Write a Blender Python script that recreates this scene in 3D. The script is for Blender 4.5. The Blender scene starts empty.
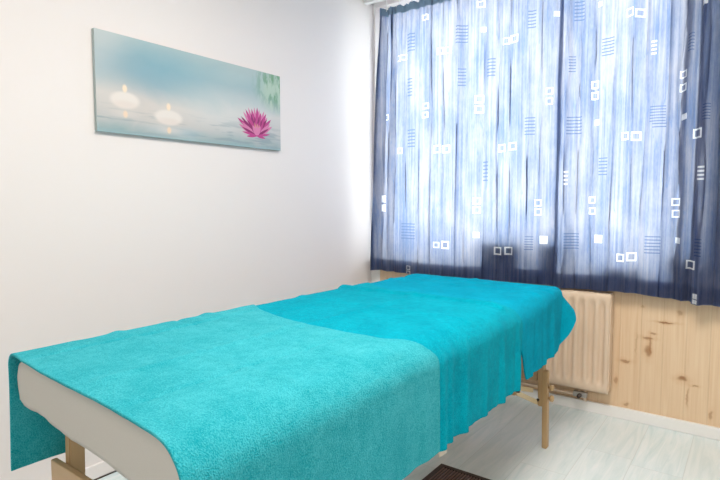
import bpy, bmesh, math, random
import numpy as np
from mathutils import Vector, noise
random.seed(7)
PI = math.pi
SKY, LAMP, LAMP2, EXPO = 9.6, 52.0, 28.0, 0.0
SC = bpy.context.scene
COL = SC.collection

# ------------------------------------------------------------------ helpers
def link(o, parent=None):
    COL.objects.link(o)
    if parent: o.parent = parent
    return o

def tag(o, label=None, cat=None, group=None, kind=None):
    if label: o['label'] = label
    if cat: o['category'] = cat
    if group: o['group'] = group
    if kind: o['kind'] = kind
    return o

def thing(name, label, cat, loc=(0, 0, 0), group=None):
    o = bpy.data.objects.new(name, None)
    o.location = loc
    o.empty_display_size = .05
    link(o)
    return tag(o, label, cat, group)

def mesh(name, verts, faces, mats, parent=None, smooth=False, uvs=None, mat_idx=None):
    me = bpy.data.meshes.new(name)
    me.from_pydata([tuple(v) for v in verts], [], [tuple(f) for f in faces])
    for m in (mats if isinstance(mats, (list, tuple)) else [mats]): me.materials.append(m)
    if mat_idx is not None: me.polygons.foreach_set('material_index', mat_idx)
    if smooth: me.polygons.foreach_set('use_smooth', [True] * len(me.polygons))
    if uvs:
        for k, data in uvs.items():
            l = me.uv_layers.new(name=k)
            l.data.foreach_set('uv', np.asarray(data, dtype=np.float32).ravel())
    me.update()
    o = bpy.data.objects.new(name, me)
    link(o, parent)
    if parent is not None:            # verts are given in world space
        w = parent.location
        p = parent
        off = Vector((0, 0, 0))
        while p is not None:
            off += p.location; p = p.parent
        me.transform(__import__('mathutils').Matrix.Translation(-off))
    return o

class MB:
    """collects simple solids in world space and links them as ONE mesh object"""
    def __init__(s): s.v = []; s.f = []; s.m = []
    def add(s, vs, fs, mi=0):
        b = len(s.v); s.v += [tuple(v) for v in vs]; s.f += [tuple(i + b for i in f) for f in fs]; s.m += [mi] * len(fs)
        return s
    def box(s, a, b, mi=0, bev=0.0):
        bm = bmesh.new()
        bmesh.ops.create_cube(bm, size=1)
        c = [(a[i] + b[i]) / 2 for i in range(3)]; d = [abs(b[i] - a[i]) for i in range(3)]
        for v in bm.verts: v.co = Vector((c[0] + v.co.x * d[0], c[1] + v.co.y * d[1], c[2] + v.co.z * d[2]))
        if bev > 0: bmesh.ops.bevel(bm, geom=bm.edges[:], offset=min(bev, min(d) * .45), segments=2, affect='EDGES', profile=.6)
        return s._take(bm, mi)
    def _take(s, bm, mi):
        bm.verts.index_update()
        s.add([v.co.copy() for v in bm.verts], [[v.index for v in f.verts] for f in bm.faces], mi)
        bm.free(); return s
    def bar(s, p, q, w, h, mi=0, bev=.002, up=(0, 0, 1)):
        """box section bar from p to q: w across, h along 'up'"""
        p = Vector(p); q = Vector(q); d = (q - p); L = d.length; d.normalize()
        u = Vector(up); r = d.cross(u)
        if r.length < 1e-4: r = d.cross(Vector((1, 0, 0)))
        r.normalize(); u = r.cross(d).normalized()
        bm = bmesh.new(); bmesh.ops.create_cube(bm, size=1)
        for v in bm.verts: v.co = Vector((v.co.x * w, v.co.y * L, v.co.z * h))
        if bev > 0: bmesh.ops.bevel(bm, geom=bm.edges[:], offset=bev, segments=2, affect='EDGES')
        m = (p + q) / 2
        for v in bm.verts: v.co = m + r * v.co.x + d * v.co.y + u * v.co.z
        return s._take(bm, mi)
    def tube(s, pts, r, n=12, mi=0, cap=True):
        pts = [Vector(p) for p in pts]; rs = r if isinstance(r, (list, tuple)) else [r] * len(pts)
        b = len(s.v); t0 = None; ref = None
        for i, p in enumerate(pts):
            t = (pts[min(i + 1, len(pts) - 1)] - pts[max(i - 1, 0)]).normalized()
            if ref is None:
                ref = t.cross(Vector((0, 0, 1)))
                if ref.length < 1e-3: ref = t.cross(Vector((1, 0, 0)))
                ref.normalize()
            ref = (ref - t * ref.dot(t)).normalized(); bi = t.cross(ref)
            for k in range(n):
                a = 2 * PI * k / n
                s.v.append(tuple(p + (ref * math.cos(a) + bi * math.sin(a)) * rs[i]))
        for i in range(len(pts) - 1):
            for k in range(n):
                k2 = (k + 1) % n
                s.f.append((b + i * n + k, b + i * n + k2, b + (i + 1) * n + k2, b + (i + 1) * n + k)); s.m.append(mi)
        if cap:
            s.f.append(tuple(b + k for k in range(n))[::-1]); s.m.append(mi)
            e = b + (len(pts) - 1) * n
            s.f.append(tuple(e + k for k in range(n))); s.m.append(mi)
        return s
    def build(s, name, mats, parent=None, smooth=False, kind=None):
        o = mesh(name, s.v, s.f, mats, parent, smooth, mat_idx=s.m)
        bm = bmesh.new(); bm.from_mesh(o.data); bmesh.ops.recalc_face_normals(bm, faces=bm.faces[:]); bm.to_mesh(o.data); bm.free()
        if kind: o['kind'] = kind
        return o

class NT:
    """small node-tree writer"""
    def __init__(s, name):
        s.mat = bpy.data.materials.new(name); s.mat.use_nodes = True
        s.t = s.mat.node_tree; s.n = s.t.nodes
        for x in list(s.n): s.n.remove(x)
        s.out = s.n.new('ShaderNodeOutputMaterial')
    def node(s, typ, ins=None, **kw):
        x = s.n.new(typ)
        for k, v in kw.items(): setattr(x, k, v)
        for k, v in (ins or {}).items(): s.set(x.inputs[k], v)
        return x
    def set(s, sock, v):
        if hasattr(v, 'is_output'): s.t.links.new(v, sock)
        elif isinstance(v, (tuple, list)) and len(v) == 3 and sock.type == 'RGBA': sock.default_value = (*v, 1)
        else: sock.default_value = v
    def math(s, op, a, b=0.0, c=None, clamp=False):
        x = s.node('ShaderNodeMath', operation=op, use_clamp=clamp)
        s.set(x.inputs[0], a); s.set(x.inputs[1], b)
        if c is not None: s.set(x.inputs[2], c)
        return x.outputs[0]
    def mix(s, f, a, b, blend='MIX'):
        x = s.node('ShaderNodeMix', data_type='RGBA', blend_type=blend)
        s.set(x.inputs[0], f); s.set(x.inputs[6], a); s.set(x.inputs[7], b)
        return x.outputs[2]
    def coord(s, k='Object'): return s.node('ShaderNodeTexCoord').outputs[k]
    def mapping(s, v, scale=(1, 1, 1), loc=(0, 0, 0), rot=(0, 0, 0)):
        return s.node('ShaderNodeMapping', {'Vector': v, 'Scale': scale, 'Location': loc, 'Rotation': rot}).outputs[0]
    def noise(s, v, scale, detail=3, rough=.55, dist=0.0):
        return s.node('ShaderNodeTexNoise', {'Vector': v, 'Scale': scale, 'Detail': detail, 'Roughness': rough, 'Distortion': dist}).outputs[0]
    def ramp(s, f, stops):
        x = s.node('ShaderNodeValToRGB'); s.set(x.inputs[0], f)
        e = x.color_ramp.elements
        while len(e) < len(stops): e.new(.5)
        for i, (p, c) in enumerate(stops): e[i].position = p; e[i].color = (*c, 1) if len(c) == 3 else c
        return x.outputs[0]
    def smooth(s, v, lo, hi):
        x = s.node('ShaderNodeMapRange', {'Value': v, 'From Min': lo, 'From Max': hi}, interpolation_type='SMOOTHSTEP')
        return x.outputs[0]
    def bump(s, h, strength=.3, dist=.002, normal=None):
        ins = {'Height': h, 'Strength': strength, 'Distance': dist}
        if normal is not None: ins['Normal'] = normal
        return s.node('ShaderNodeBump', ins).outputs[0]
    def principled(s, color, rough=.6, normal=None, **kw):
        ins = {'Base Color': color, 'Roughness': rough}
        if normal is not None: ins['Normal'] = normal
        ins.update(kw)
        return s.node('ShaderNodeBsdfPrincipled', ins).outputs[0]
    def done(s, shader):
        s.t.links.new(shader, s.out.inputs[0]); return s.mat
    def xyz(s, v):
        x = s.node('ShaderNodeSeparateXYZ', {0: v}); return x.outputs[0], x.outputs[1], x.outputs[2]

# ------------------------------------------------------------------ materials
def m_plain(name, col, rough=.6, bump=0, scale=60, var=.04, **kw):
    n = NT(name); c = n.coord()
    k = n.noise(c, scale, 4)
    lo = tuple(max(0, x * (1 - var)) for x in col); hi = tuple(min(1, x * (1 + var)) for x in col)
    nrm = n.bump(k, bump, .002) if bump else None
    return n.done(n.principled(n.mix(k, lo, hi), rough, nrm, **kw))

def m_wall():
    n = NT('painted_wall'); c = n.coord()
    k = n.noise(c, 3, 3); f = n.noise(c, 260, 2)
    return n.done(n.principled(n.mix(k, (.795, .745, .725), (.805, .755, .735)), .7, n.bump(f, .12, .001)))

def m_pine():
    """pale lacquered pine boards standing upright, with brown knots"""
    n = NT('pine_boards'); c = n.coord(); X, Y, Z = n.xyz(c)
    W = .098
    q = n.math('DIVIDE', n.math('ADD', X, .047), W)
    idx = n.math('FLOOR', q); fr = n.math('FRACT', q)
    tone = n.node('ShaderNodeTexWhiteNoise', {'W': idx}, noise_dimensions='1D').outputs[0]
    sh = n.node('ShaderNodeCombineXYZ', {0: n.math('MULTIPLY', idx, 3.7), 2: n.math('MULTIPLY', idx, 1.9)}).outputs[0]
    v = n.node('ShaderNodeVectorMath', {0: c, 1: sh}, operation='ADD').outputs[0]
    grain = n.noise(n.mapping(v, (70, 10, 2.2)), 1.0, 6, .6, .6)
    fine = n.noise(n.mapping(v, (300, 20, 6)), 1.0, 3)
    col = n.ramp(grain, [(.25, (.65, .445, .27)), (.5, (.725, .53, .34)), (.78, (.785, .615, .425))])
    col = n.mix(n.math('MULTIPLY', tone, .25), col, (.66, .44, .26))
    col = n.mix(n.math('MULTIPLY', fine, .18), col, (.80, .63, .45))
    warp = n.node('ShaderNodeTexNoise', {'Vector': n.mapping(c, (1, 0, 1)), 'Scale': 28.0, 'Detail': 4.0}).outputs[1]
    w2 = n.node('ShaderNodeVectorMath', {0: warp, 1: (.5, .5, .5)}, operation='SUBTRACT').outputs[0]
    w3 = n.node('ShaderNodeVectorMath', {0: w2, 'Scale': .03}, operation='SCALE').outputs[0]
    cw = n.node('ShaderNodeVectorMath', {0: c, 1: w3}, operation='ADD').outputs[0]
    XW, YW, ZW = n.xyz(cw)
    for (x, z, a, b, s) in KNOTS:
        a *= 1.25; b *= 1.2
        d = n.math('SQRT', n.math('ADD', n.math('POWER', n.math('DIVIDE', n.math('SUBTRACT', XW, x), a), 2.0),
                                  n.math('POWER', n.math('DIVIDE', n.math('SUBTRACT', ZW, z), b), 2.0)))
        halo = n.math('MULTIPLY', n.smooth(d, 2.3, .5), .32 * s)
        core = n.math('MULTIPLY', n.smooth(d, 1.05, .35), .8 * s)
        col = n.mix(halo, col, (.52, .26, .10))
        col = n.mix(core, col, (.26, .105, .03))
    gap = n.math('MINIMUM', fr, n.math('SUBTRACT', 1.0, fr))
    g = n.smooth(gap, .022, .004)
    col = n.mix(n.math('MULTIPLY', g, .25), col, (.45, .27, .13))
    h = n.math('SUBTRACT', n.math('MULTIPLY', grain, .15), g)
    return n.done(n.principled(col, .38, n.bump(h, .5, .003)))

def m_beech(name='beech_wood', a=(.50, .335, .175), b=(.64, .46, .27), axis='Z'):
    n = NT(name); c = n.coord()
    sc = {'Z': (60, 60, 4), 'X': (4, 60, 60), 'Y': (60, 4, 60)}[axis]
    g = n.noise(n.mapping(c, sc), 1.0, 5, .6, .4)
    return n.done(n.principled(n.mix(g, a, b), .42, n.bump(g, .1, .001)))

def m_floor():
    """whitewashed laminate, boards running towards the window"""
    n = NT('whitewashed_laminate'); c = n.coord(); X, Y, Z = n.xyz(c)
    q = n.math('DIVIDE', X, .193); idx = n.math('FLOOR', q); fr = n.math('FRACT', q)
    off = n.math('MULTIPLY', n.node('ShaderNodeTexWhiteNoise', {'W': idx}, noise_dimensions='1D').outputs[0], 1.2)
    q2 = n.math('DIVIDE', n.math('ADD', Y, off), 1.28); id2 = n.math('FLOOR', q2); fr2 = n.math('FRACT', q2)
    cell = n.node('ShaderNodeCombineXYZ', {0: idx, 1: id2}).outputs[0]
    tone = n.node('ShaderNodeTexWhiteNoise', {'Vector': cell}, noise_dimensions='2D').outputs[0]
    sh = n.node('ShaderNodeVectorMath', {0: cell, 1: (2.31, 5.17, 0)}, operation='MULTIPLY').outputs[0]
    v = n.node('ShaderNodeVectorMath', {0: c, 1: sh}, operation='ADD').outputs[0]
    g = n.noise(n.mapping(v, (26, 2.6, 1)), 1.0, 5, .6, 1.4)
    g2 = n.noise(n.mapping(v, (120, 5, 1)), 1.0, 3)
    col = n.ramp(g, [(.25, (.55, .68, .69)), (.5, (.69, .78, .785)), (.72, (.80, .845, .85)), (.9, (.76, .73, .69))])
    col = n.mix(n.math('MULTIPLY', tone, .28), col, (.72, .71, .66))
    col = n.mix(n.math('MULTIPLY', g2, .2), col, (.52, .60, .57))
    e = n.math('MINIMUM', n.math('MULTIPLY', n.math('MINIMUM', fr, n.math('SUBTRACT', 1.0, fr)), .193),
               n.math('MULTIPLY', n.math('MINIMUM', fr2, n.math('SUBTRACT', 1.0, fr2)), 1.28))
    s = n.smooth(e, .0025, .0006)
    col = n.mix(n.math('MULTIPLY', s, .35), col, (.40, .42, .39))
    return n.done(n.principled(col, .36, n.bump(n.math('SUBTRACT', n.math('MULTIPLY', g2, .2), s), .3, .001)))

def m_terry(name, lo, hi, sheen=.5):
    """looped cotton pile"""
    n = NT(name); c = n.coord()
    loops = n.noise(c, 330, 2, .6); patch = n.noise(c, 9, 4, .6); mid = n.noise(c, 55, 3, .6)
    k = n.math('ADD', n.math('MULTIPLY', loops, .55), n.math('ADD', n.math('MULTIPLY', patch, .25), n.math('MULTIPLY', mid, .2)))
    k = n.smooth(k, .36, .66)
    col = n.mix(k, lo, hi)
    h = n.math('ADD', loops, n.math('MULTIPLY', mid, .6))
    return n.done(n.principled(col, .95, n.bump(h, .9, .005), **{'Sheen Weight': sheen, 'Sheen Roughness': .45,
                  'Sheen Tint': (.55, .95, 1, 1), 'Specular IOR Level': .0}))

def m_curtain(name):
    """crinkled blue voile: motif UV carries small woven squares and ladder stripes"""
    n = NT(name); c = n.coord()
    streak = n.noise(n.mapping(c, (70, 5, 1.3)), 1.0, 5, .62, .3)
    cloud = n.noise(n.mapping(c, (7, 2, 3.2)), 1.0, 4, .6)
    thread = n.noise(n.mapping(c, (260, 20, 40)), 1.0, 2)
    k = n.math('ADD', n.math('MULTIPLY', streak, .5), n.math('ADD', n.math('MULTIPLY', cloud, .38), n.math('MULTIPLY', thread, .12)))
    k = n.smooth(k, .34, .66)
    refl = n.mix(k, (.040, .052, .120), (.085, .110, .205))
    trans = n.mix(k, TR_LO, TR_HI)
    u, v, _ = n.xyz(n.node('ShaderNodeUVMap', uv_map='motif').outputs[0])
    kind, kr, _ = n.xyz(n.node('ShaderNodeUVMap', uv_map='kind').outputs[0])
    au = n.math('ABSOLUTE', u); av = n.math('ABSOLUTE', v); m = n.math('MAXIMUM', au, av)
    def is_(x): return n.math('COMPARE', kind, float(x), .3)
    frame = n.math('MULTIPLY', n.math('LESS_THAN', m, 1.0), n.math('GREATER_THAN', m, .64))
    inside = n.math('LESS_THAN', m, 1.0)
    saw = n.math('FRACT', n.math('MULTIPLY', n.math('ADD', v, 1.0), 2.75))
    bars = n.math('MULTIPLY', n.math('LESS_THAN', saw, .36), inside)
    saw2 = n.math('FRACT', n.math('MULTIPLY', n.math('ADD', v, 1.0), 2.0))
    bars2 = n.math('MULTIPLY', n.math('LESS_THAN', saw2, .5), inside)
    white = n.math('ADD', n.math('MULTIPLY', frame, is_(1)), n.math('ADD', n.math('MULTIPLY', inside, is_(3)), n.math('MULTIPLY', bars2, is_(4))), clamp=True)
    dark = n.math('MULTIPLY', n.math('MULTIPLY', bars, is_(2)), .75)
    refl = n.mix(white, refl, (.80, .83, .86)); trans = n.mix(white, trans, (.93, .94, .95))
    refl = n.mix(dark, refl, (.03, .05, .13)); trans = n.mix(dark, trans, (.13, .20, .36))
    cr = n.noise(n.mapping(c, (26, 6, 1.1)), 1.0, 3, .5, .5)
    line = n.smooth(n.math('ABSOLUTE', n.math('SUBTRACT', cr, .5)), .014, .003)
    trans = n.mix(n.math('MULTIPLY', line, .5), trans, (.20, .33, .62))  # darkening of thin creases painted into the transmitted colour
    nrm = n.bump(streak, .5, .006)
    d = n.node('ShaderNodeBsdfDiffuse', {'Color': refl, 'Normal': nrm}).outputs[0]
    t = n.node('ShaderNodeBsdfTranslucent', {'Color': trans}).outputs[0]
    a = n.node('ShaderNodeMixShader', {0: .5, 1: d, 2: t}).outputs[0]
    return n.done(a)

def m_print():
    """misty water print: grey-teal mist, pale water, two floating candles, leaves top right"""
    n = NT('canvas_print_ink'); c = n.coord(); X, Y, Z = n.xyz(c)       # Y: 0..1.02 along, Z: 0..0.395 up
    k = n.noise(n.mapping(c, (1, 3.0, 5.0)), 1.0, 4, .55, .5)
    k2 = n.noise(n.mapping(c, (1, 5.0, 60.0)), 1.0, 3, .5)
    t = n.math('ADD', Z, n.math('MULTIPLY', n.math('SUBTRACT', k, .5), .16))
    base = n.ramp(n.math('DIVIDE', t, .395), [(0, (.26, .37, .39)), (.16, (.49, .49, .48)), (.40, (.60, .57, .55)), (.55, (.36, .46, .48)), (.75, (.26, .40, .45)), (1, (.40, .50, .51))])
    def ell(y, z, a, b, soft=.25):
        d = n.math('SQRT', n.math('ADD', n.math('POWER', n.math('DIVIDE', n.math('SUBTRACT', Y, y), a), 2.0), n.math('POWER', n.math('DIVIDE', n.math('SUBTRACT', Z, z), b), 2.0)))
        return n.smooth(d, 1 + soft, 1 - soft)
    base = n.mix(n.math('MULTIPLY', ell(.02, .36, .10, .16, .9), .6), base, (.53, .56, .56))
    base = n.mix(n.math('MULTIPLY', ell(.22, .24, .16, .07, .9), .55), base, (.17, .31, .40))
    base = n.mix(n.math('MULTIPLY', ell(.34, .30, .20, .08, .9), .5), base, (.21, .41, .49))
    base = n.mix(n.math('MULTIPLY', ell(.72, .17, .30, .10, .9), .6), base, (.60, .63, .62))
    base = n.mix(n.math('MULTIPLY', ell(.75, .33, .26, .05, .9), .35), base, (.42, .56, .56))
    water = n.smooth(Z, .15, .05)
    rip = n.smooth(k2, .50, .64)
    base = n.mix(n.math('MULTIPLY', n.math('MULTIPLY', water, rip), .8), base, (.27, .34, .37))
    base = n.mix(n.math('MULTIPLY', ell(.36, .035, .12, .02, .8), .6), base, (.33, .47, .53))
    base = n.mix(n.math('MULTIPLY', n.smooth(Z, .02, .0), .5), base, (.30, .45, .48))
    for (y, z, a, b) in ((.120, .137, .062, .033), (.322, .092, .067, .032)):
        base = n.mix(n.math('MULTIPLY', ell(y, z + .01, a * 1.8, b * 2.2, .8), .35), base, (.66, .58, .52))
        base = n.mix(n.math('MULTIPLY', ell(y, z - .052, a * .8, .018, .8), .6), base, (.64, .59, .56))
        base = n.mix(ell(y, z, a, b, .22), base, (.74, .685, .64))
        base = n.mix(n.math('MULTIPLY', ell(y, z - .018, a * .8, b * .45, .6), .4), base, (.66, .55, .49))
        base = n.mix(ell(y, z + b + .014, .010, .015, .4), base, (.86, .70, .53))
        base = n.mix(n.math('MULTIPLY', ell(y, z - b - .024, .010, .014, .4), .9), base, (.80, .62, .46))
    base = n.mix(n.math('MULTIPLY', ell(.77, .085, .035, .03, .8), .3), base, (.66, .60, .52))
    leaf = n.noise(n.mapping(c, (1, 34, 12), rot=(.7, 0, 0)), 1.0, 3)
    lm = n.math('MULTIPLY', ell(.985, .335, .13, .10, .55), n.smooth(leaf, .42, .58))
    base = n.mix(n.math('MULTIPLY', lm, .9), base, (.16, .34, .19))
    lm2 = n.math('MULTIPLY', ell(.97, .30, .10, .09, .55), n.smooth(leaf, .58, .44))
    base = n.mix(n.math('MULTIPLY', lm2, .5), base, (.50, .64, .42))
    wv = n.noise(c, 900, 1)
    return n.done(n.principled(base, .55, n.bump(wv, .1, .0005)))

def m_flat(name, col, rough=.55):
    n = NT(name); k = n.noise(n.coord(), 40, 3)
    return n.done(n.principled(n.mix(k, tuple(x * .88 for x in col), tuple(min(1, x * 1.08) for x in col)), rough))

def m_glass():
    n = NT('window_glass')
    fr = n.node('ShaderNodeFresnel', {'IOR': 1.45}).outputs[0]
    t = n.node('ShaderNodeBsdfTransparent', {'Color': (.97, .985, .98)}).outputs[0]
    g = n.node('ShaderNodeBsdfGlossy', {'Color': (1, 1, 1), 'Roughness': .02}).outputs[0]
    return n.done(n.node('ShaderNodeMixShader', {0: fr, 1: t, 2: g}).outputs[0])

# ------------------------------------------------------------------ measures (metres)
XL, YW, XR, YB, ZC = -2.117, 3.0, 1.35, -2.4, 2.45
KNOTS = [(-.335, .531, .036, .005, 1.0), (-.404, .375, .014, .030, .85), (-.408, .441, .024, .008, .8), (-.398, .410, .006, .045, .6), (-.506, .306, .022, .009, .8), (-.254, .261, .022, .014, .95),
         (-.228, .175, .005, .05, .55), (-.201, .238, .014, .005, .7), (-.551, .196, .010, .018, .6), (-.498, .080, .012, .008, .6), (-.275, .586, .013, .014, .5), (-.387, .465, .014, .005, .7),
         (-.46, .40, .004, .06, .3), (-.44, .60, .008, .006, .4), (-.13, .11, .009, .02, .6), (-1.98, .6, .012, .01, .6), (-.05, .45, .014, .012, .7), (.3, .3, .015, .012, .8), (.55, .5, .014, .012, .8)]
TR_LO, TR_HI = (.21, .295, .475), (.595, .59, .635)

M = dict(wall=m_wall(), pine=m_pine(), floor=m_floor(), glass=m_glass(), pr=m_print(),
         white=m_plain('white_trim_paint', (.80, .79, .765), .45, .05, 80, .02),
         ceil=m_plain('ceiling_paint', (.80, .79, .77), .8, .08, 120, .02),
         beech=m_beech('beech_wood', (.43, .275, .125), (.56, .385, .20)), board=m_beech('plywood_board', (.47, .31, .165), (.58, .41, .235), 'X'), light=m_beech('pale_beech', (.62, .50, .29), (.72, .60, .38)),
         rad=m_plain('radiator_enamel', (.68, .53, .39), .35, 0, 40, .02),
         chrome=m_plain('grey_metal', (.45, .43, .40), .35, 0, 60, .05, Metallic=.9),
         darkmetal=m_plain('dark_metal', (.08, .06, .05), .4, 0, 60, .05, Metallic=.6),
         vinyl=m_plain('cream_vinyl', (.70, .66, .58), .45, .1, 200, .03),
         sheet=m_plain('white_fleece', (.56, .54, .50), .9, .3, 420, .05),
         cream=m_plain('cream_tag_fabric', (.78, .72, .60), .8, .2, 300, .05),
         mat=m_plain('dark_brown_bamboo', (.030, .014, .010), .5, .3, 200, .3),
         matrib=m_plain('brown_slat', (.17, .095, .08), .45, .3, 260, .3),
         t_near=m_terry('terry_pale_turquoise', (.008, .33, .395), (.070, .505, .575), .14),
         t_mid=m_terry('terry_turquoise', (.0, .275, .375), (.002, .43, .55), .06),
         t_far=m_terry('terry_deep_turquoise', (.0, .285, .42), (.001, .43, .61), .05),
         curtain=m_curtain('blue_crinkle_voile'),
         tape=m_plain('heading_tape', (.20, .30, .42), .9, .3, 200, .1),
         pot=m_plain('dark_glazed_clay', (.05, .045, .05), .5, .1, 60, .1),
         petal=m_flat('print_pink', (.50, .055, .24)), petal_d=m_flat('print_magenta', (.26, .022, .13)), petal_l=m_flat('print_rose', (.64, .20, .38)), petal_y=m_flat('print_gold', (.62, .28, .24)),
         edge=m_plain('canvas_edge', (.38, .45, .45), .7, .1, 100, .1))

# ------------------------------------------------------------------ room shell
def slab(name, a, b, m):
    return MB().box(a, b).build(name, m, kind='structure')
slab('floor', (XL - .1, YB - .1, -.1), (XR + .1, YW + .3, 0), M['floor'])
slab('ceiling', (XL - .1, YB - .1, ZC), (XR + .1, YW + .3, ZC + .1), M['ceil'])
slab('wall_left', (XL - .1, YB - .1, 0), (XL, YW + .3, ZC), M['wall'])
slab('wall_right', (XR, YB - .1, 0), (XR + .1, YW + .3, ZC), M['wall'])
slab('wall_back', (XL, YB - .1, 0), (XR, YB, ZC), M['wall'])
# window wall: opening x WX0..WX1, z WZ0..WZ1
WX0, WX1, WZ0, WZ1 = -2.10, -.235, .735, 2.42
w = MB()
w.box((XL, YW, 0), (XR, YW + .3, WZ0)); w.box((XL, YW, WZ1), (XR, YW + .3, ZC))
w.box((XL, YW, WZ0), (WX0, YW + .3, WZ1)); w.box((WX1, YW, WZ0), (XR, YW + .3, WZ1))
w.build('wall_window_side', M['wall'], kind='structure')
# pine boards under the window
MB().box((-2.045, YW - .016, .055), (XR, YW, .70)).build('wall_panelling', M['pine'], kind='structure')
MB().box((-2.045, YW - .05, .70), (XR, YW + .05, .725), bev=.004).build('trim_1', M['white'], kind='structure')
MB().box((XL, YW - .02, 0), (-2.045, YW, .735), bev=.003).build('trim_2', M['white'], kind='structure')
def skirting(name, a, b): MB().box(a, b, bev=.004).build(name, M['white'], kind='structure')
skirting('baseboard_window', (XL, YW - .032, 0), (XR, YW, .058))
MB().box((XL, YB, .004), (XL + .014, YW - .032, .062), bev=.004).build('baseboard_left', M['wall'], kind='structure')
MB().box((XL, YB, .0), (XL + .017, YW - .032, .004)).build('baseboard_gap_shade', M['darkmetal'], kind='structure')  # dark strip standing in for the shaded gap under the baseboard
# window
wf = MB()
fy0, fy1 = YW + .17, YW + .23
for a, b in (((WX0, WZ0), (WX1, WZ0 + .06)), ((WX0, WZ1 - .06), (WX1, WZ1)), ((WX0, WZ0), (WX0 + .06, WZ1)), ((WX1 - .06, WZ0), (WX1, WZ1)), ((-.875, WZ0), (-.825, WZ1))):
    wf.box((a[0], fy0, a[1]), (b[0], fy1, b[1]), bev=.004)
win = wf.build('window_1', M['white'], kind='structure')
MB().box((WX0 + .05, YW + .197, WZ0 + .05), (WX1 - .05, YW + .203, WZ1 - .05)).build('window_glass', M['glass'], win)
MB().box((WX0, YW - .058, WZ0 - .010), (WX1, YW + .17, WZ0 + .004), bev=.003).build('window_sill', M['white'], win)

# ------------------------------------------------------------------ radiator
rad = thing('radiator', 'cream flat panel radiator with upright flutes below the curtained window', 'radiator', (-1.1, YW - .06, .13))
RX0, RX1, RZ0, RZ1, RY = -1.62, -.572, .135, .654, YW - .095
def flute_panel():
    nx = 210; xs = np.linspace(RX0, RX1, nx)
    zs = [RZ0, RZ0 + .006, RZ0 + .032, RZ0 + .05, RZ0 + .07] + list(np.linspace(RZ0 + .1, RZ1 - .1, 8)) + [RZ1 - .07, RZ1 - .05, RZ1 - .032, RZ1 - .006, RZ1]
    V = []; F = []
    for z in zs:
        k = min(1, max(0, (min(z - RZ0, RZ1 - z) - .036) / .026))
        for x in xs:
            ph = (x + .612) / .0505
            fl = .5 + .5 * math.cos(2 * PI * ph)
            fl = 1 - min(1, max(0, (fl - .25) / .5))
            V.append((x, RY + .018 * k * (1 - fl) + (.006 if z in (RZ0, RZ1) else 0), z))
    for j in range(len(zs) - 1):
        for i in range(nx - 1):
            F.append((j * nx + i, j * nx + i + 1, (j + 1) * nx + i + 1, (j + 1) * nx + i))
    return V, F
V, F = flute_panel()
p = mesh('front_panel', V, F, M['rad'], rad, True)
sm = p.modifiers.new('thickness', 'SOLIDIFY'); sm.thickness = .012; sm.offset = -1
b = MB().box((RX0 + .01, RY + .02, RZ0 + .02), (RX1 - .01, YW - .03, RZ1 - .02), bev=.004)
b.build('back_panel', M['rad'], rad)
g = MB()
g.box((RX0, RY + .006, RZ1 - .006), (RX1, YW - .03, RZ1 + .002), bev=.002)
for i in range(40):
    x = RX0 + .02 + i * .0258
    g.box((x, RY + .02, RZ1 + .002), (x + .014, YW - .04, RZ1 + .004))
g.build('top_grille', M['rad'], rad)
for x in (RX0, RX1): MB().box((x - .003, RY + .006, RZ0 + .012), (x + .003, YW - .03, RZ1 - .005), bev=.002).build('side_panel', M['rad'], rad)
MB().tube([(-.72, YW - .06, RZ0 + .03), (-.72, YW - .06, .105), (-.735, YW - .06, .095), (-1.6, YW - .06, .095)], .008, 10).build('pipe', M['rad'], rad, True)
MB().tube([(-.69, YW - .06, RZ0 + .03), (-.69, YW - .06, .075), (-.69, YW - .05, .067), (-.69, YW - .034, .066)], .008, 10).build('pipe', M['rad'], rad, True)
vv = MB().box((-.745, YW - .085, .088), (-.675, YW - .055, .118), bev=.006)
valve = vv.build('valve', M['chrome'], rad)
MB().tube([(-.71, YW - .083, .1), (-.71, YW - .108, .1)], [.011, .010], 12).build('valve_screw', M['darkmetal'], valve, True)
for x in (-1.45, -.75): MB().box((x - .015, YW - .045, .2), (x + .015, YW - .018, .55)).build('bracket', M['chrome'], rad)

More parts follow.
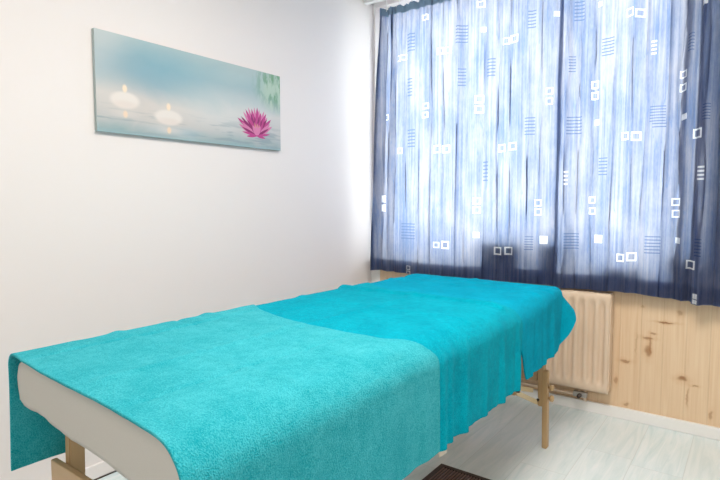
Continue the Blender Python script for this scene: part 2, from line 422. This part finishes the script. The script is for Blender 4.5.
# ------------------------------------------------------------------ massage table
TY0, TY1 = .505, 2.465                     # near and far ends
TX0, TX1 = -1.452, -.700                   # sides of the padded top
tab = thing('massage_table', 'portable massage table with beech legs under turquoise towels', 'massage table', ((TX0 + TX1) / 2, (TY0 + TY1) / 2, 0))
MB().box((TX0 + .01, TY0 + .05, .665), (TX1 - .02, TY1 - .02, .728), bev=.028).build('padded_top', M['vinyl'], tab, True)
fr = MB()
for x in (TX0 + .03, TX1 - .055): fr.box((x, TY0 + .06, .615), (x + .022, TY1 - .03, .665), bev=.003)
for y in (TY0 + .06, TY1 - .052, (TY0 + TY1) / 2 - .022, (TY0 + TY1) / 2): fr.box((TX0 + .03, y, .615), (TX1 - .033, y + .022, .665), bev=.003)
fr.build('frame', M['beech'], tab)
def table_leg(x, y, sy, sx):
    """two-piece telescopic leg; sx points outwards, sy to its end of the table"""
    up = MB().bar((x - sx * .012, y - sy * .004, .64), (x - sx * .003, y - sy * .001, .195), .026, .040, bev=.003, up=(0, 1, 0))
    leg = up.build('leg', M['beech'], tab)
    MB().bar((x + sx * .012, y - sy * .002, .36), (x + sx * .016, y + sy * .002, .0), .022, .036, bev=.003, up=(0, 1, 0)).build('leg_extension', M['beech'], leg)
    for z in (.285, .235):
        k = MB().tube([(x + sx * .012, y, z), (x + sx * .034, y, z), (x + sx * .036, y, z)], [.006, .006, .006], 10)
        k.tube([(x + sx * .031, y, z), (x + sx * .034, y, z), (x + sx * .046, y, z), (x + sx * .049, y, z)], [.008, .0145, .0145, .009], 14)
        k.build('knob', M['beech'], leg, True)
    MB().tube([(x - sx * .014, y - sy * .021, .225), (x - sx * .014, y - sy * .030, .225)], .006, 10).build('bolt', M['darkmetal'], leg, True)
XLg, XRg = -1.420, -.747
table_leg(XRg, 2.41, 1, 1); table_leg(XLg, 2.41, 1, -1)
table_leg(XRg, .640, -1, 1); table_leg(XLg, .640, -1, -1)
for (xa, xb, ya, yb, za, zb) in ((XLg + .026, XRg - .026, 2.401, 2.419, .305, .415), (XLg - .036, XRg + .03, .600, .616, .345, .452)):
    MB().box((xa, ya, za), (xb, yb, zb), bev=.003).build('cross_board', M['board'], tab)
for (y, s) in ((2.41, -1), (.640, 1)):
    for x in (XRg - .030, XLg + .030):
        st = MB().bar((x, y + s * .27, .630), (x, y + s * .29, .325), .020, .030, bev=.002, up=(0, 1, 0)).build('hinge_strut', M['beech'], tab)
        br = MB()
        br.bar((x - .011, y + s * .29, .355), (x - .011, y + s * .018, .262), .007, .020, bev=.001)
        br.bar((x + .011, y + s * .29, .335), (x + .011, y + s * .018, .210), .007, .020, bev=.001)
        o = br.build('brace', M['light'], tab)
        MB().tube([(x - .02, y + s * .288, .343), (x + .024, y + s * .288, .343)], .0075, 12).build('hinge_bolt', M['darkmetal'], o, True)
# small cream latch under the middle hinge
st = MB()
st.bar((-.738, 1.392, .63), (-.733, 1.392, .40), .030, .004, bev=.001, up=(1, 0, 0)); st.bar((-.733, 1.392, .402), (-.722, 1.390, .368), .050, .007, bev=.002, up=(1, 0, 0))
st.build('carry_strap', M['cream'], tab)['label'] = 'cream strap end hanging below the towel hem'

# cross-section shared by the cover and the towels
ZT = .742
def arc_prof(s, R):
    a = R * PI / 2
    if s <= 0: return 0.0, 0.0
    if s < a: return R * math.sin(s / R), R * (1 - math.cos(s / R))
    return R, R + s - a
RL, RR = .032, .075
X0, X1 = -1.467, -.682                      # outer faces of the draped cloth
XC = (X0 + X1) / 2
def cross(s, lift=0.0, rr=RR):
    """s: signed distance from the middle along the cloth -> (x, z drop, hang depth)"""
    if s >= 0:
        flat = (X1 - rr) - XC; d = s - flat
        if d <= 0: return XC + s, 0.0, 0.0, 1
        o, dr = arc_prof(d, rr); return X1 - rr + o + (lift if d > 0 else 0) * min(1, d / .08), dr, d, 1
    flat = XC - (X0 + RL); d = -s - flat
    if d <= 0: return XC + s, 0.0, 0.0, -1
    o, dr = arc_prof(d, RL); return X0 + RL - o - lift * min(1, d / .05), dr, d, -1

def skew(x): return .0 + (-.055) * (x - X0) / (X1 - X0)        # the near edge is not quite square

# white fleece cover over the padded top
def cover():
    V = []; F = []
    ins = .009
    nx = 90
    xs = [X0 + ins + (X1 - X0 - 2 * ins) * (.5 - .5 * math.cos(PI * i / (nx - 1))) for i in range(nx)]
    def ztop(x):
        l = x - (X0 + ins); r = (X1 - ins) - x; z = ZT - .007
        if l < RL: z -= RL - math.sqrt(max(0, RL ** 2 - (RL - l) ** 2))
        if r < RR: z -= RR - math.sqrt(max(0, RR ** 2 - (RR - r) ** 2))
        return z
    def zhem(x, y): return .622 + .002 * noise.noise((x * 9, y * 9, 1)) + .0015 * noise.noise((x * 31, y * 31, 4)) + (.010 * math.exp(-((x - X0) / .03) ** 2) + .004 * math.exp(-((x + 1.33) / .05) ** 4) if y < 1 else 0)
    def yn(x): return TY0 + .030 + skew(x)
    yf = TY1 - .012
    rows = []
    # near hem row .. top .. far hem row
    n_end = 10; n_top = 30
    def row(fn): rows.append([fn(x) for x in xs])
    for k in range(n_end):
        t = k / n_end
        row(lambda x, t=t: (x, yn(x) + .0018 * math.sin(x * 23) * (1 - t) + .006 * (1 - t) ** 2, zhem(x, 0) + (ztop(x) - .012 - zhem(x, 0)) * t))
    row(lambda x: (x, yn(x) + .002, ztop(x) - .004)); row(lambda x: (x, yn(x) + .008, ztop(x)))
    for k in range(1, n_top):
        t = k / n_top
        row(lambda x, t=t: (x, yn(x) + .008 + (yf - yn(x) - .016) * t, ztop(x)))
    row(lambda x: (x, yf - .008, ztop(x))); row(lambda x: (x, yf - .002, ztop(x) - .004))
    for k in range(n_end - 1, -1, -1):
        t = k / n_end
        row(lambda x, t=t: (x, yf + .004 * math.sin(x * 33) * (1 - t), .618 + (ztop(x) - .012 - .618) * t))
    for r in rows: V += r
    for j in range(len(rows) - 1):
        for i in range(nx - 1): F.append((j * nx + i, j * nx + i + 1, (j + 1) * nx + i + 1, (j + 1) * nx + i))
    # side skirts follow the top rows
    for side in (0, nx - 1):
        idx = list(range(n_end, len(rows) - n_end)); prev = [j * nx + side for j in idx]
        for k in range(1, 6):
            cur = []
            for j in idx:
                x, y, z = rows[j][side]
                zz = z + (zhem(x, y) - z) * k / 5
                V.append((x, y, zz)); cur.append(len(V) - 1)
            for q in range(len(idx) - 1): F.append((prev[q], prev[q + 1], cur[q + 1], cur[q]))
            prev = cur
    o = mesh('table_cover', V, F, M['sheet'], None, True)
    m = o.modifiers.new('thickness', 'SOLIDIFY'); m.thickness = .004; m.offset = 0
    return tag(o, 'greyish white fleece cover fitted round the padded table top below the towels', 'table cover')
cover()

def towel(name, label, mat, ya_fn, yb_fn, sl, sr, lift, wav, group, over=0.0, creases=(), seed=0, hem_sag=0.0, R2=.036, pull=None):
    """cloth across the table; ya/yb give its near and far edge at s; over = overhang past the far end"""
    nu, nv = 190, 110
    V = []; F = []
    for i in range(nu):
        s = -sl + (sl + sr) * i / (nu - 1)
        ya, yb = ya_fn(s), yb_fn(s)
        for j in range(nv):
            t = j / (nv - 1)
            y = ya + (yb - ya) * t
            q_ = min(1, max(0, (y - 2.0) / .42)); rr = RR - .038 * q_ * q_ * (3 - 2 * q_)
            x, drop, d, side = cross(s, lift, rr)
            z = ZT + lift - drop
            h = max(0, d - .06)
            if pull and side > 0: y += pull(h, t)
            e = y - (TY1 - R2 + .005)
            if e > 0:
                if d <= 0:
                    o, dr = arc_prof(e, R2); y = TY1 - R2 + .005 + o; z -= dr
                    z += 0
                    y += .008 * math.sin(x * 38 + 1) * max(0, e - .06) / .1
                else:
                    Rc = rr if side > 0 else RL
                    th = math.atan2(e, d); ct, st = math.cos(th), math.sin(th)
                    R = Rc * ct * ct + R2 * st * st
                    r = math.hypot(d, e)
                    o, dr = arc_prof(r, R)
                    tt = max(0, r - R * PI / 2)
                    phi = .74 * math.sin(2 * th)
                    bx = (X1 - Rc) if side > 0 else (X0 + RL)
                    fl = tt * math.sin(phi) * .7071
                    x = bx + side * (o * ct + fl + lift * min(1, d / .08)); y = TY1 - R2 + .005 + o * st + fl
                    z = ZT + lift - (min(dr, R) + tt * math.cos(phi))
            # hanging ripples
            if d > .05:
                k = min(1, (d - .05) / .22)
                ef = 1 if e < 0 else max(0, 1 - e / .05)
                rip = sum(a * math.sin(w_ * y + p_) for a, w_, p_ in wav) * k * (.65 + 1.1 * noise.noise((y * 5.5, 0, seed + 60)))
                rip += .007 * k * noise.noise((y * 14, z * 3, seed))
                x += side * (rip * ef + .012 * k * (1 if side > 0 else .4)) - side * .012 * k
                z += .003 * noise.noise((y * 11, seed, 3)) * k
            else:
                z += .0016 * (noise.noise((x * 9, y * 9, seed)) + .6 * noise.noise((x * 23, y * 23, seed + 5))) + .0010
                for (ax, pos, wd, am) in creases:
                    q = (x if ax == 'x' else y) - pos + .012 * noise.noise((x * 4, y * 4, seed + 9))
                    z += 2.4 * am * min(1, (y - ya) / .07, max(0, yb - y) / .03 + (1 if ax == 'y' else 0)) * math.exp(-(q / wd) ** 2)
            V.append((x, y, z))
    for i in range(nu - 1):
        for j in range(nv - 1): F.append((i * nv + j, (i + 1) * nv + j, (i + 1) * nv + j + 1, i * nv + j + 1))
    o = mesh(name, V, F, mat, None, True)
    m = o.modifiers.new('thickness', 'SOLIDIFY'); m.thickness = .006; m.offset = -.2
    b_ = o.modifiers.new('edge', 'BEVEL'); b_.width = .0018; b_.segments = 2; b_.limit_method = 'ANGLE'; b_.angle_limit = 1.0
    return tag(o, label, 'towel', group)

HALF_R = (X1 - RR) - XC; HALF_L = XC - (X0 + RL)
SR = HALF_R + RR * PI / 2 + (ZT - RR - .442); SLm = HALF_L + RL * PI / 2 + (ZT - RL - .440)
def lerp_tab(tab):
    def f(s):
        if s <= tab[0][0]: return tab[0][1]
        for (a, va), (b, vb) in zip(tab, tab[1:]):
            if s <= b: 
                t = (s - a) / (b - a); t = t * t * (3 - 2 * t) if False else t
                return va + (vb - va) * t
        return tab[-1][1]
    return f
near_far = lerp_tab([(-.46, 1.34), (-.40, 1.318), (-.29, 1.255), (-.175, 1.212), (.015, 1.178), (.155, 1.174), (.28, 1.180), (.345, 1.215), (.41, 1.262), (.75, 1.272)])
mid_far = lerp_tab([(-.48, 2.06), (-.40, 2.03), (-.25, 1.92), (-.07, 1.852), (.14, 1.842), (.31, 1.846), (.39, 1.90), (.44, 1.928), (.512, 1.924), (.664, 1.895)])
tl = 'bath towels draped across the massage table'
towel('towel', 'deep turquoise towel over the far end of the table, nearest the curtain', M['t_far'],
      lerp_tab([(.32, 1.80), (.42, 1.895), (.50, 1.922), (.664, 1.995)]),
      lerp_tab([(-.7, 2.54), (.40, 2.540), (.47, 2.530), (.53, 2.515), (.60, 2.465), (.664, 2.41)]), SLm, SR, .0, [(.006, 38, .3), (.004, 71, 1.0), (.002, 120, 0)], tl, seed=2,
      creases=[('y', 2.32, .02, -.003), ('y', 2.20, .012, .002), ('x', -1.1, .015, .0015)])
towel('towel', 'turquoise middle towel with rippled side, between the pale towel and the far-end towel', M['t_mid'],
      lambda s: near_far(s) - .05, mid_far, SLm, SR + .012, .0055, [(.0085, 44, .8), (.006, 83, 2.0), (.0035, 131, 1.1)], tl, seed=4,
      creases=[('x', -1.08, .02, .0022), ('x', -1.28, .012, -.0015), ('y', 1.55, .018, .002), ('y', 1.825, .016, .0055)])
towel('towel', 'pale turquoise towel on the near end of the table, showing its white cover', M['t_near'],
      lambda s: TY0 + .012 + skew(XC + max(-.4, min(.4, s))) + .003 * math.sin(s * 11), near_far, SLm, SR + .012, .011, [(.004, 15, .2), (.0025, 37, 1.2)], tl, seed=6,
      creases=[('x', -1.36, .008, -.003), ('x', -1.08, .016, .0025), ('x', -.90, .010, -.002), ('y', .78, .016, .002), ('y', .98, .010, -.0018), ('y', 1.09, .02, .002)])

# ------------------------------------------------------------------ curtains
MOTIFS = [(1,-1.571,1.446,0.0273,0.0241),(1,-1.51,1.443,0.0267,0.0238),(1,-1.165,1.428,0.0234,0.0223),(1,-1.102,1.435,0.0228,0.022),(1,-1.571,0.861,0.0208,0.0185),(1,-1.512,0.864,0.0271,0.0244),(1,-1.178,0.845,0.0239,0.0229),(1,-1.113,0.849,0.0233,0.0227),(1,-1.97,1.145,0.0277,0.0229),(1,-1.97,1.086,0.0277,0.023),(1,-1.311,1.131,0.0219,0.0204),(1,-1.31,1.078,0.0219,0.0204),(1,-1.956,1.668,0.0234,0.0192),(1,-1.656,1.658,0.0211,0.0182),(1,-1.844,1.45,0.0226,0.019),(1,-0.95,1.12,0.0189,0.019),(1,-0.949,1.071,0.019,0.019),(1,-1.303,2.245,0.0212,0.0194),(1,-1.659,2.242,0.0208,0.0178),(1,-1.148,2.013,0.0201,0.019),(1,-1.103,2.021,0.0225,0.0215),(1,-1.557,2.026,0.0235,0.0205),(1,-1.507,2.024,0.0231,0.0203),(1,-1.303,1.715,0.0246,0.0226),(1,-1.302,1.658,0.0246,0.0227),(1,-1.862,2.027,0.0225,0.0186),(1,-1.818,2.033,0.0221,0.0184),(1,-1.653,1.712,0.021,0.0181),(1,-0.528,2.041,0.0189,0.0204),(1,-0.483,2.031,0.0185,0.0201),(1,-0.298,1.722,0.016,0.0182),(1,-0.296,1.66,0.016,0.0183),(1,-0.682,1.719,0.019,0.0199),(1,-0.681,1.664,0.019,0.02),(1,-0.906,1.712,0.0183,0.0183),(1,-0.905,1.659,0.0183,0.0183),(1,-0.533,1.449,0.0179,0.0195),(1,-0.482,1.445,0.0197,0.0217),(1,-0.231,1.44,0.0195,0.0227),(1,-0.68,1.135,0.0169,0.0179),(1,-0.678,1.079,0.0169,0.0179),(1,-0.308,1.125,0.0163,0.0188),(1,-0.306,1.069,0.0163,0.0188),(1,-0.534,0.846,0.0182,0.0201),(1,-0.485,0.854,0.0201,0.0223),(1,-0.235,0.832,0.0179,0.0211),(2,-1.76,2.114,0.0288,0.0546),(2,-1.415,2.1,0.0318,0.0512),(2,-1.233,1.885,0.0238,0.0499),(2,-1.006,2.103,0.0216,0.0472),(2,-1.765,1.841,0.0218,0.0553),(2,-1.411,1.854,0.0191,0.0517),(2,-0.765,2.1,0.0244,0.0498),(2,-0.622,1.896,0.03,0.0438),(2,-0.27,1.859,0.0137,0.0404),(2,-0.396,1.547,0.0336,0.0376),(2,-0.196,1.532,0.0153,0.0359),(2,-0.792,1.835,0.0149,0.0406),(2,-1.755,1.525,0.0292,0.0559),(2,-1.261,1.303,0.0183,0.0572),(2,-1.004,1.537,0.0274,0.0484),(2,-1.773,0.941,0.052,0.051),(2,-0.774,1.523,0.0348,0.0461),(2,-0.63,1.306,0.0211,0.0451),(2,-0.387,1.523,0.0293,0.0423),(2,-0.772,0.921,0.0353,0.0421),(2,-0.395,0.918,0.0342,0.0436),(2,-0.207,0.917,0.0156,0.0417),(2,-0.994,0.9,0.0222,0.0386),(4,-0.42,1.862,0.0105,0.0372),(4,-0.802,1.256,0.0127,0.0417),(4,-0.212,1.262,0.0116,0.0365),(3,-1.288,2.104,0.0151,0.0139),(3,-0.666,2.113,0.0117,0.0122),(3,-0.219,2.021,0.0095,0.011),(3,-0.88,2.109,0.0128,0.0128),(3,-0.667,1.529,0.0142,0.015),(3,-0.285,1.522,0.012,0.0137),(3,-0.293,0.941,0.0122,0.0142),(3,-0.642,0.936,0.0191,0.0205),(3,-1.308,0.932,0.0188,0.0176),(3,-0.918,0.92,0.0215,0.0217),
          (1,-1.77,.705,.016,.014),(1,-1.77,.672,.016,.014),(3,-.21,.69,.010,.012),(3,-.21,.665,.010,.010)]
CY = 2.90
def curtain(label, xa, xb, zb_fn, ztop, pleats, seed, slant=0.0, yoff=0.0, fold=1.9, edge_in=0.0, group='blue curtain panels at the window'):
    """pleats: (x, width, depth) folds; motif UV marks woven figures"""
    step = .0085
    nx = int((xb - xa) / step) + 1; nz = 150
    xs = np.linspace(xa, xb, nx)
    V = np.zeros((nz, nx, 3))
    fr_ = np.array([(m_[1], m_[2], m_[3], m_[4]) for m_ in MOTIFS if m_[0] in (1, 2, 3)])
    for i, x in enumerate(xs):
        zb = zb_fn(x)
        zs_ = zb + (ztop - zb) * np.arange(nz) / (nz - 1)
        dx_ = np.maximum(0, np.abs(fr_[:, 0] - x) - fr_[:, 2] - .008)[None, :]; dz_ = np.maximum(0, np.abs(zs_[:, None] - fr_[None, :, 1]) - fr_[None, :, 3] - .01)
        flat = np.clip(np.sqrt((dx_ / .03) ** 2 + (dz_ / .12) ** 2).min(axis=1), 0, 1)
        for j in range(nz):
            t = j / (nz - 1); z = zb + (ztop - zb) * t
            g = max(0, (t - .80) / .2)                     # gathers tighten towards the heading
            y = 0.0; fx = 0.0
            for (px, wd, dp) in pleats:
                c = px + .012 * noise.noise((px * 7, z * 1.6, seed)) + slant * (1 - t) * (px - xa)
                q = (x - c) / wd
                if abs(q) < 4:
                    eq = math.exp(-q * q)
                    y += dp * eq * (1 - .35 * g)
                    fx -= fold * wd * q * eq * (.75 + .5 * noise.noise((px * 9, z * 2.0, seed + 40)))
            y += .0045 * math.sin(x * 62 + 1.7 * noise.noise((x * 3, z * 1.2, seed + 3))) * (.5 + .8 * t)
            y += .0055 * noise.noise((x * 24, z * 1.3, seed + 7)) + .003 * noise.noise((x * 60, z * 3, seed + 11))
            y += g * .008 * math.sin(x * 230 + seed)
            xx = x + fx * flat[j] + edge_in * t * max(0, 1 - (x - xa) / .25) + .004 * noise.noise((x * 15, z * 2, seed + 20))
            zz = z + (g * g * .006 * math.sin(x * 115 + seed)) + (.004 * noise.noise((x * 12, 0, seed + 31)) if t < .02 else 0)
            V[j, i] = (xx, CY + yoff + y, zz)
    F = []; UV = []; KD = []
    Vf = V.reshape(-1, 3)
    cell = step
    near = {}
    for j in range(nz - 1):
        for i in range(nx - 1):
            a, b, c, d = j * nx + i, j * nx + i + 1, (j + 1) * nx + i + 1, (j + 1) * nx + i
            F.append((a, b, c, d))
            cx = .5 * (xs[i] + xs[i + 1]); cz = .5 * (Vf[a][2] + Vf[d][2]); hz = .5 * abs(Vf[d][2] - Vf[a][2])
            hit = None
            for mt in MOTIFS:
                if abs(cx - mt[1]) < mt[3] + cell * .5 and abs(cz - mt[2]) < mt[4] + hz:
                    hit = mt; break
            for q, xq in ((a, xs[i]), (b, xs[i + 1]), (c, xs[i + 1]), (d, xs[i])):
                if hit:
                    UV.append(((xq - hit[1]) / hit[3], (Vf[q][2] - hit[2]) / hit[4])); KD.append((hit[0], 0))
                else: UV.append((9, 9)); KD.append((0, 0))
    root = thing('curtain', label, 'curtain', ((xa + xb) / 2, CY + yoff, ztop), group)
    cl = mesh('curtain_cloth', Vf.tolist(), F, M['curtain'], root, True, {'motif': UV, 'kind': KD})
    # heading tape behind the gathers
    T = []; TF = []
    jj = [j for j in range(nz) if V[j, 0, 2] > ztop - .055]
    sel = [jj[0], jj[len(jj) // 2], jj[-1]]
    for j in sel:
        for i in range(nx): x, y, z = V[j, i]; T.append((x, y - .0025, z))
    for r in range(2):
        for i in range(nx - 1): TF.append((r * nx + i, r * nx + i + 1, (r + 1) * nx + i + 1, (r + 1) * nx + i))
    tp = mesh('heading_tape', T, TF, M['tape'], root, True); tp['label'] = 'gathered grey blue heading tape'
    # doubled hem
    H = []; HF = []
    jj = [j for j in range(nz) if V[j, nx // 2, 2] < zb_fn(xs[nx // 2]) + .09]
    for j in jj:
        for i in range(nx): x, y, z = V[j, i]; H.append((x, y + .003, z))
    for r in range(len(jj) - 1):
        for i in range(nx - 1): HF.append((r * nx + i, r * nx + i + 1, (r + 1) * nx + i + 1, (r + 1) * nx + i))
    mesh('hem', H, HF, M['curtain'], root, True, {'motif': [(9, 9)] * (4 * len(HF)), 'kind': [(0, 0)] * (4 * len(HF))})
    return root
rnd = random.Random(3)
pl1 = [(-2.03, .020, -.050), (-1.985, .014, .030), (-1.93, .022, -.02)] + [(-1.88 + .085 * k + rnd.uniform(-.02, .02), rnd.uniform(.010, .026), rnd.choice((-1, 1, 1)) * rnd.uniform(.008, .022)) for k in range(12)] + [(-.86, .02, .035)]
pl2 = [(-.815, .02, -.03)] + [(-.76 + .078 * k + rnd.uniform(-.02, .02), rnd.uniform(.010, .024), rnd.choice((-1, 1, 1)) * rnd.uniform(.008, .020)) for k in range(7)] + [(-.30, .018, .03), (-.265, .012, -.02), (-.235, .012, .025), (-.215, .014, -.025)]
pl3 = [(-.19, .015, -.035), (-.14, .02, .03), (-.09, .02, -.03), (-.02, .02, .02), (.06, .02, -.02), (.12, .02, .03)]
curtain('blue patterned curtain panel hanging at the left, beside the picture wall', -2.055, -.835, lambda x: .670 + .006 * math.sin(x * 5), 2.352, pl1, 1, edge_in=.066)
curtain('blue patterned curtain panel hanging in the middle above the pine boards', -.862, -.212, lambda x: .672 - .010 * (x + .83) / .6 + .006 * math.sin(x * 9), 2.352, pl2, 21, yoff=.012)
curtain('dark blue edge of a curtain panel at the far right of the window', -.225, .22, lambda x: .655 + .004 * math.sin(x * 11), 2.352, pl3, 41, yoff=-.012)
# curtain track
tr = thing('curtain_track', 'white curtain track fixed along the ceiling above the curtains', 'curtain rail', (-.9, CY, ZC - .03))
MB().box((XL + .005, CY - .018, ZC - .035), (XR - .3, CY + .018, ZC), bev=.004).build('rail', M['white'], tr)
for k in range(24):
    x = -2.04 + k * .095
    MB().tube([(x, CY, ZC - .035), (x, CY, ZC - .055), (x + .004, CY, ZC - .075), (x + .002, CY, 2.335)], .0025, 6).build('glider', M['white'], tr)

# ------------------------------------------------------------------ dark things on the sill, seen as silhouettes
def sill_box(name, label, cat, x0, x1, z1, y0=YW - .046, y1=YW + .10):
    t = thing(name, label, cat, ((x0 + x1) / 2, (y0 + y1) / 2, WZ0 + .004), 'dark shapes on the window sill')
    MB().box((x0, y0 + .005, WZ0 + .004), (x1, y1 - .005, z1 - .03), bev=.008).build('body', M['pot'], t)
    MB().box((x0 - .004, y0, z1 - .03), (x1 + .004, y1, z1), bev=.006).build('rim', M['pot'], t)
    return t

sill_box('planter', 'wide dark planter showing as a shadow through the left curtain', 'planter', -1.285, -1.04, .895)
sill_box('flower_pot', 'narrow dark pot showing as a shadow between the two main curtain panels', 'flower pot', -.945, -.832, .905)
sill_box('storage_tin', 'low dark tin showing as a shadow through the middle curtain', 'tin', -.62, -.47, .80)
sill_box('small_pot', 'small dark pot showing as a shadow near the right end of the sill', 'flower pot', -.335, -.245, .86)

# ------------------------------------------------------------------ picture
PY0, PY1, PZ0, PZ1, PD = 1.087, 2.097, 1.405, 1.802, .018
pic = thing('wall_picture', 'long canvas picture of floating candles and a pink water lily on misty water', 'picture', (XL + PD, PY0, PZ0))
pv = []; pf = []; pm = []
PX = XL + PD + .001
pv += [(PX, PY0, PZ0), (PX, PY1, PZ0), (PX, PY1, PZ1), (PX, PY0, PZ1)]; pf.append((0, 1, 2, 3)); pm.append(0)
def petal(cy, cz, ang, L, W, mi, dx, bend=0.0):
    """one printed petal lying in the face of the print"""
    a = math.radians(ang); ux, uz = math.sin(a), math.cos(a)
    N = 9; base = len(pv); ring = []
    for k in range(N):
        t = k / (N - 1); w_ = .68 * W * math.sin(PI * min(1, t * .86 + .10)) ** .9 * (1 if t < 1 else .02)
        off = bend * t * t
        ring.append((t * L, w_, off))
    for sgn in (1, -1):
        for (l, w_, off) in (ring if sgn == 1 else ring[::-1]):
            q = w_ * sgn + off
            pv.append((PX + dx, PY0 + cy + ux * l + uz * q, PZ0 + cz + uz * l - ux * q))
    pf.append(tuple(range(base, base + 2 * N))[::-1]); pm.append(mi)
LY, LZ = .838, .062
layer = [0.0002]
def P_(ang, L, W, mi, b=0, dy=0, dz=0):
    layer[0] += .00003; petal(LY + dy, LZ + dz, ang, L, W, mi, layer[0], b)
for ang, L in ((-38, .145), (-22, .150), (-6, .146), (8, .140), (22, .145), (36, .130)): P_(ang, L, .016, 3, 0)
for ang, L in ((-58, .150), (-30, .148), (-14, .140), (2, .148), (14, .128), (29, .140), (47, .140)): P_(ang, L, .017, 1, 0)
for ang, L in ((-50, .138), (-20, .118), (-8, .100), (10, .104), (38, .120)): P_(ang, L, .013, 2, 0)
for ang, L in ((-72, .128), (66, .125), (-64, .118), (58, .118)): P_(ang, L, .016, 3, .01 if ang < 0 else -.01)
for ang, L in ((-70, .105), (62, .095), (-40, .10), (24, .105)): P_(ang, L, .010, 2, 0)
for ang, L in ((-26, .09), (-4, .085), (16, .088), (34, .085)): P_(ang, L, .013, 1, 0)
for ang, L in ((-12, .070), (4, .066), (18, .062)): P_(ang, L, .009, 4, 0)
for ang, L in ((-28, .060), (0, .052), (26, .058)): P_(ang, L, .016, 3, 0)
for ang, L in ((-82, .10), (80, .095), (-96, .07), (97, .06)): P_(ang, L, .009, 1, 0)
pr = mesh('canvas_print', pv, pf, [M['pr'], M['petal'], M['petal_d'], M['petal_l'], M['petal_y']], pic, False, mat_idx=pm)
MB().box((XL, PY0, PZ0), (XL + PD, PY1, PZ1), bev=.002).build('stretched_canvas', M['edge'], pic)

# ------------------------------------------------------------------ floor mat
MX0, MX1, MY0, MY1 = -1.035, -.40, 1.52, 1.978
mt = thing('floor_mat', 'dark brown ribbed mat lying on the pale floor beside the table', 'mat', ((MX0 + MX1) / 2, (MY0 + MY1) / 2, 0))
MB().box((MX0, MY0, 0), (MX1, MY1, .005), bev=.002).build('backing', M['mat'], mt)
rb = MB(); bw = .022
x = MX0 + bw
while x < MX1 - bw:
    rb.box((x, MY0 + bw, .004), (x + .0062, MY1 - bw, .0085), bev=.0015); x += .0125
rb.build('ribs', M['matrib'], mt)
bd = MB()
bd.box((MX0, MY0, .003), (MX0 + bw, MY1, .009), bev=.003); bd.box((MX1 - bw, MY0, .003), (MX1, MY1, .009), bev=.003)
bd.box((MX0 + bw, MY0, .003), (MX1 - bw, MY0 + bw, .009), bev=.003); bd.box((MX0 + bw, MY1 - bw, .003), (MX1 - bw, MY1, .009), bev=.003)
bd.build('border', M['mat'], mt)

# ------------------------------------------------------------------ light
wd = bpy.data.worlds.new('overcast_sky'); SC.world = wd; wd.use_nodes = True
bg = wd.node_tree.nodes['Background']; bg.inputs[0].default_value = (.92, .96, 1, 1); bg.inputs[1].default_value = SKY
def area(name, loc, target, size, power, col, size_y=None):
    l = bpy.data.lights.new(name, 'AREA'); l.energy = power; l.color = col; l.size = size
    if size_y: l.shape = 'RECTANGLE'; l.size_y = size_y
    o = bpy.data.objects.new(name, l); o.location = loc
    d = Vector(target) - Vector(loc); o.rotation_euler = d.to_track_quat('-Z', 'Y').to_euler()
    link(o); return o
area('ceiling_light', (-.45, 1.2, 2.43), (-.45, 1.2, 0), .9, LAMP, (1, .93, .87))
area('ceiling_light', (-.35, -1.5, 2.40), (-.5, 1.5, .6), .45, LAMP2, (1, .94, .87))

# ------------------------------------------------------------------ camera
cam = bpy.data.cameras.new('camera'); cam.sensor_width = 36; cam.lens = 532 / 720 * 36; cam.clip_start = .05
co = bpy.data.objects.new('camera', cam); link(co)
co.location = (0, 0, 1.125)
co.rotation_euler = (PI / 2 - math.atan(38 / 532), 0, math.radians(36.6))
SC.camera = co
vs = SC.view_settings
vs.view_transform = 'Standard'; vs.look = 'None'; vs.gamma = 1; vs.use_curve_mapping = False
vs.exposure = EXPO
SC.cycles.max_bounces = 10; SC.cycles.diffuse_bounces = 6; SC.cycles.transparent_max_bounces = 12
SC.cycles.sample_clamp_indirect = 8
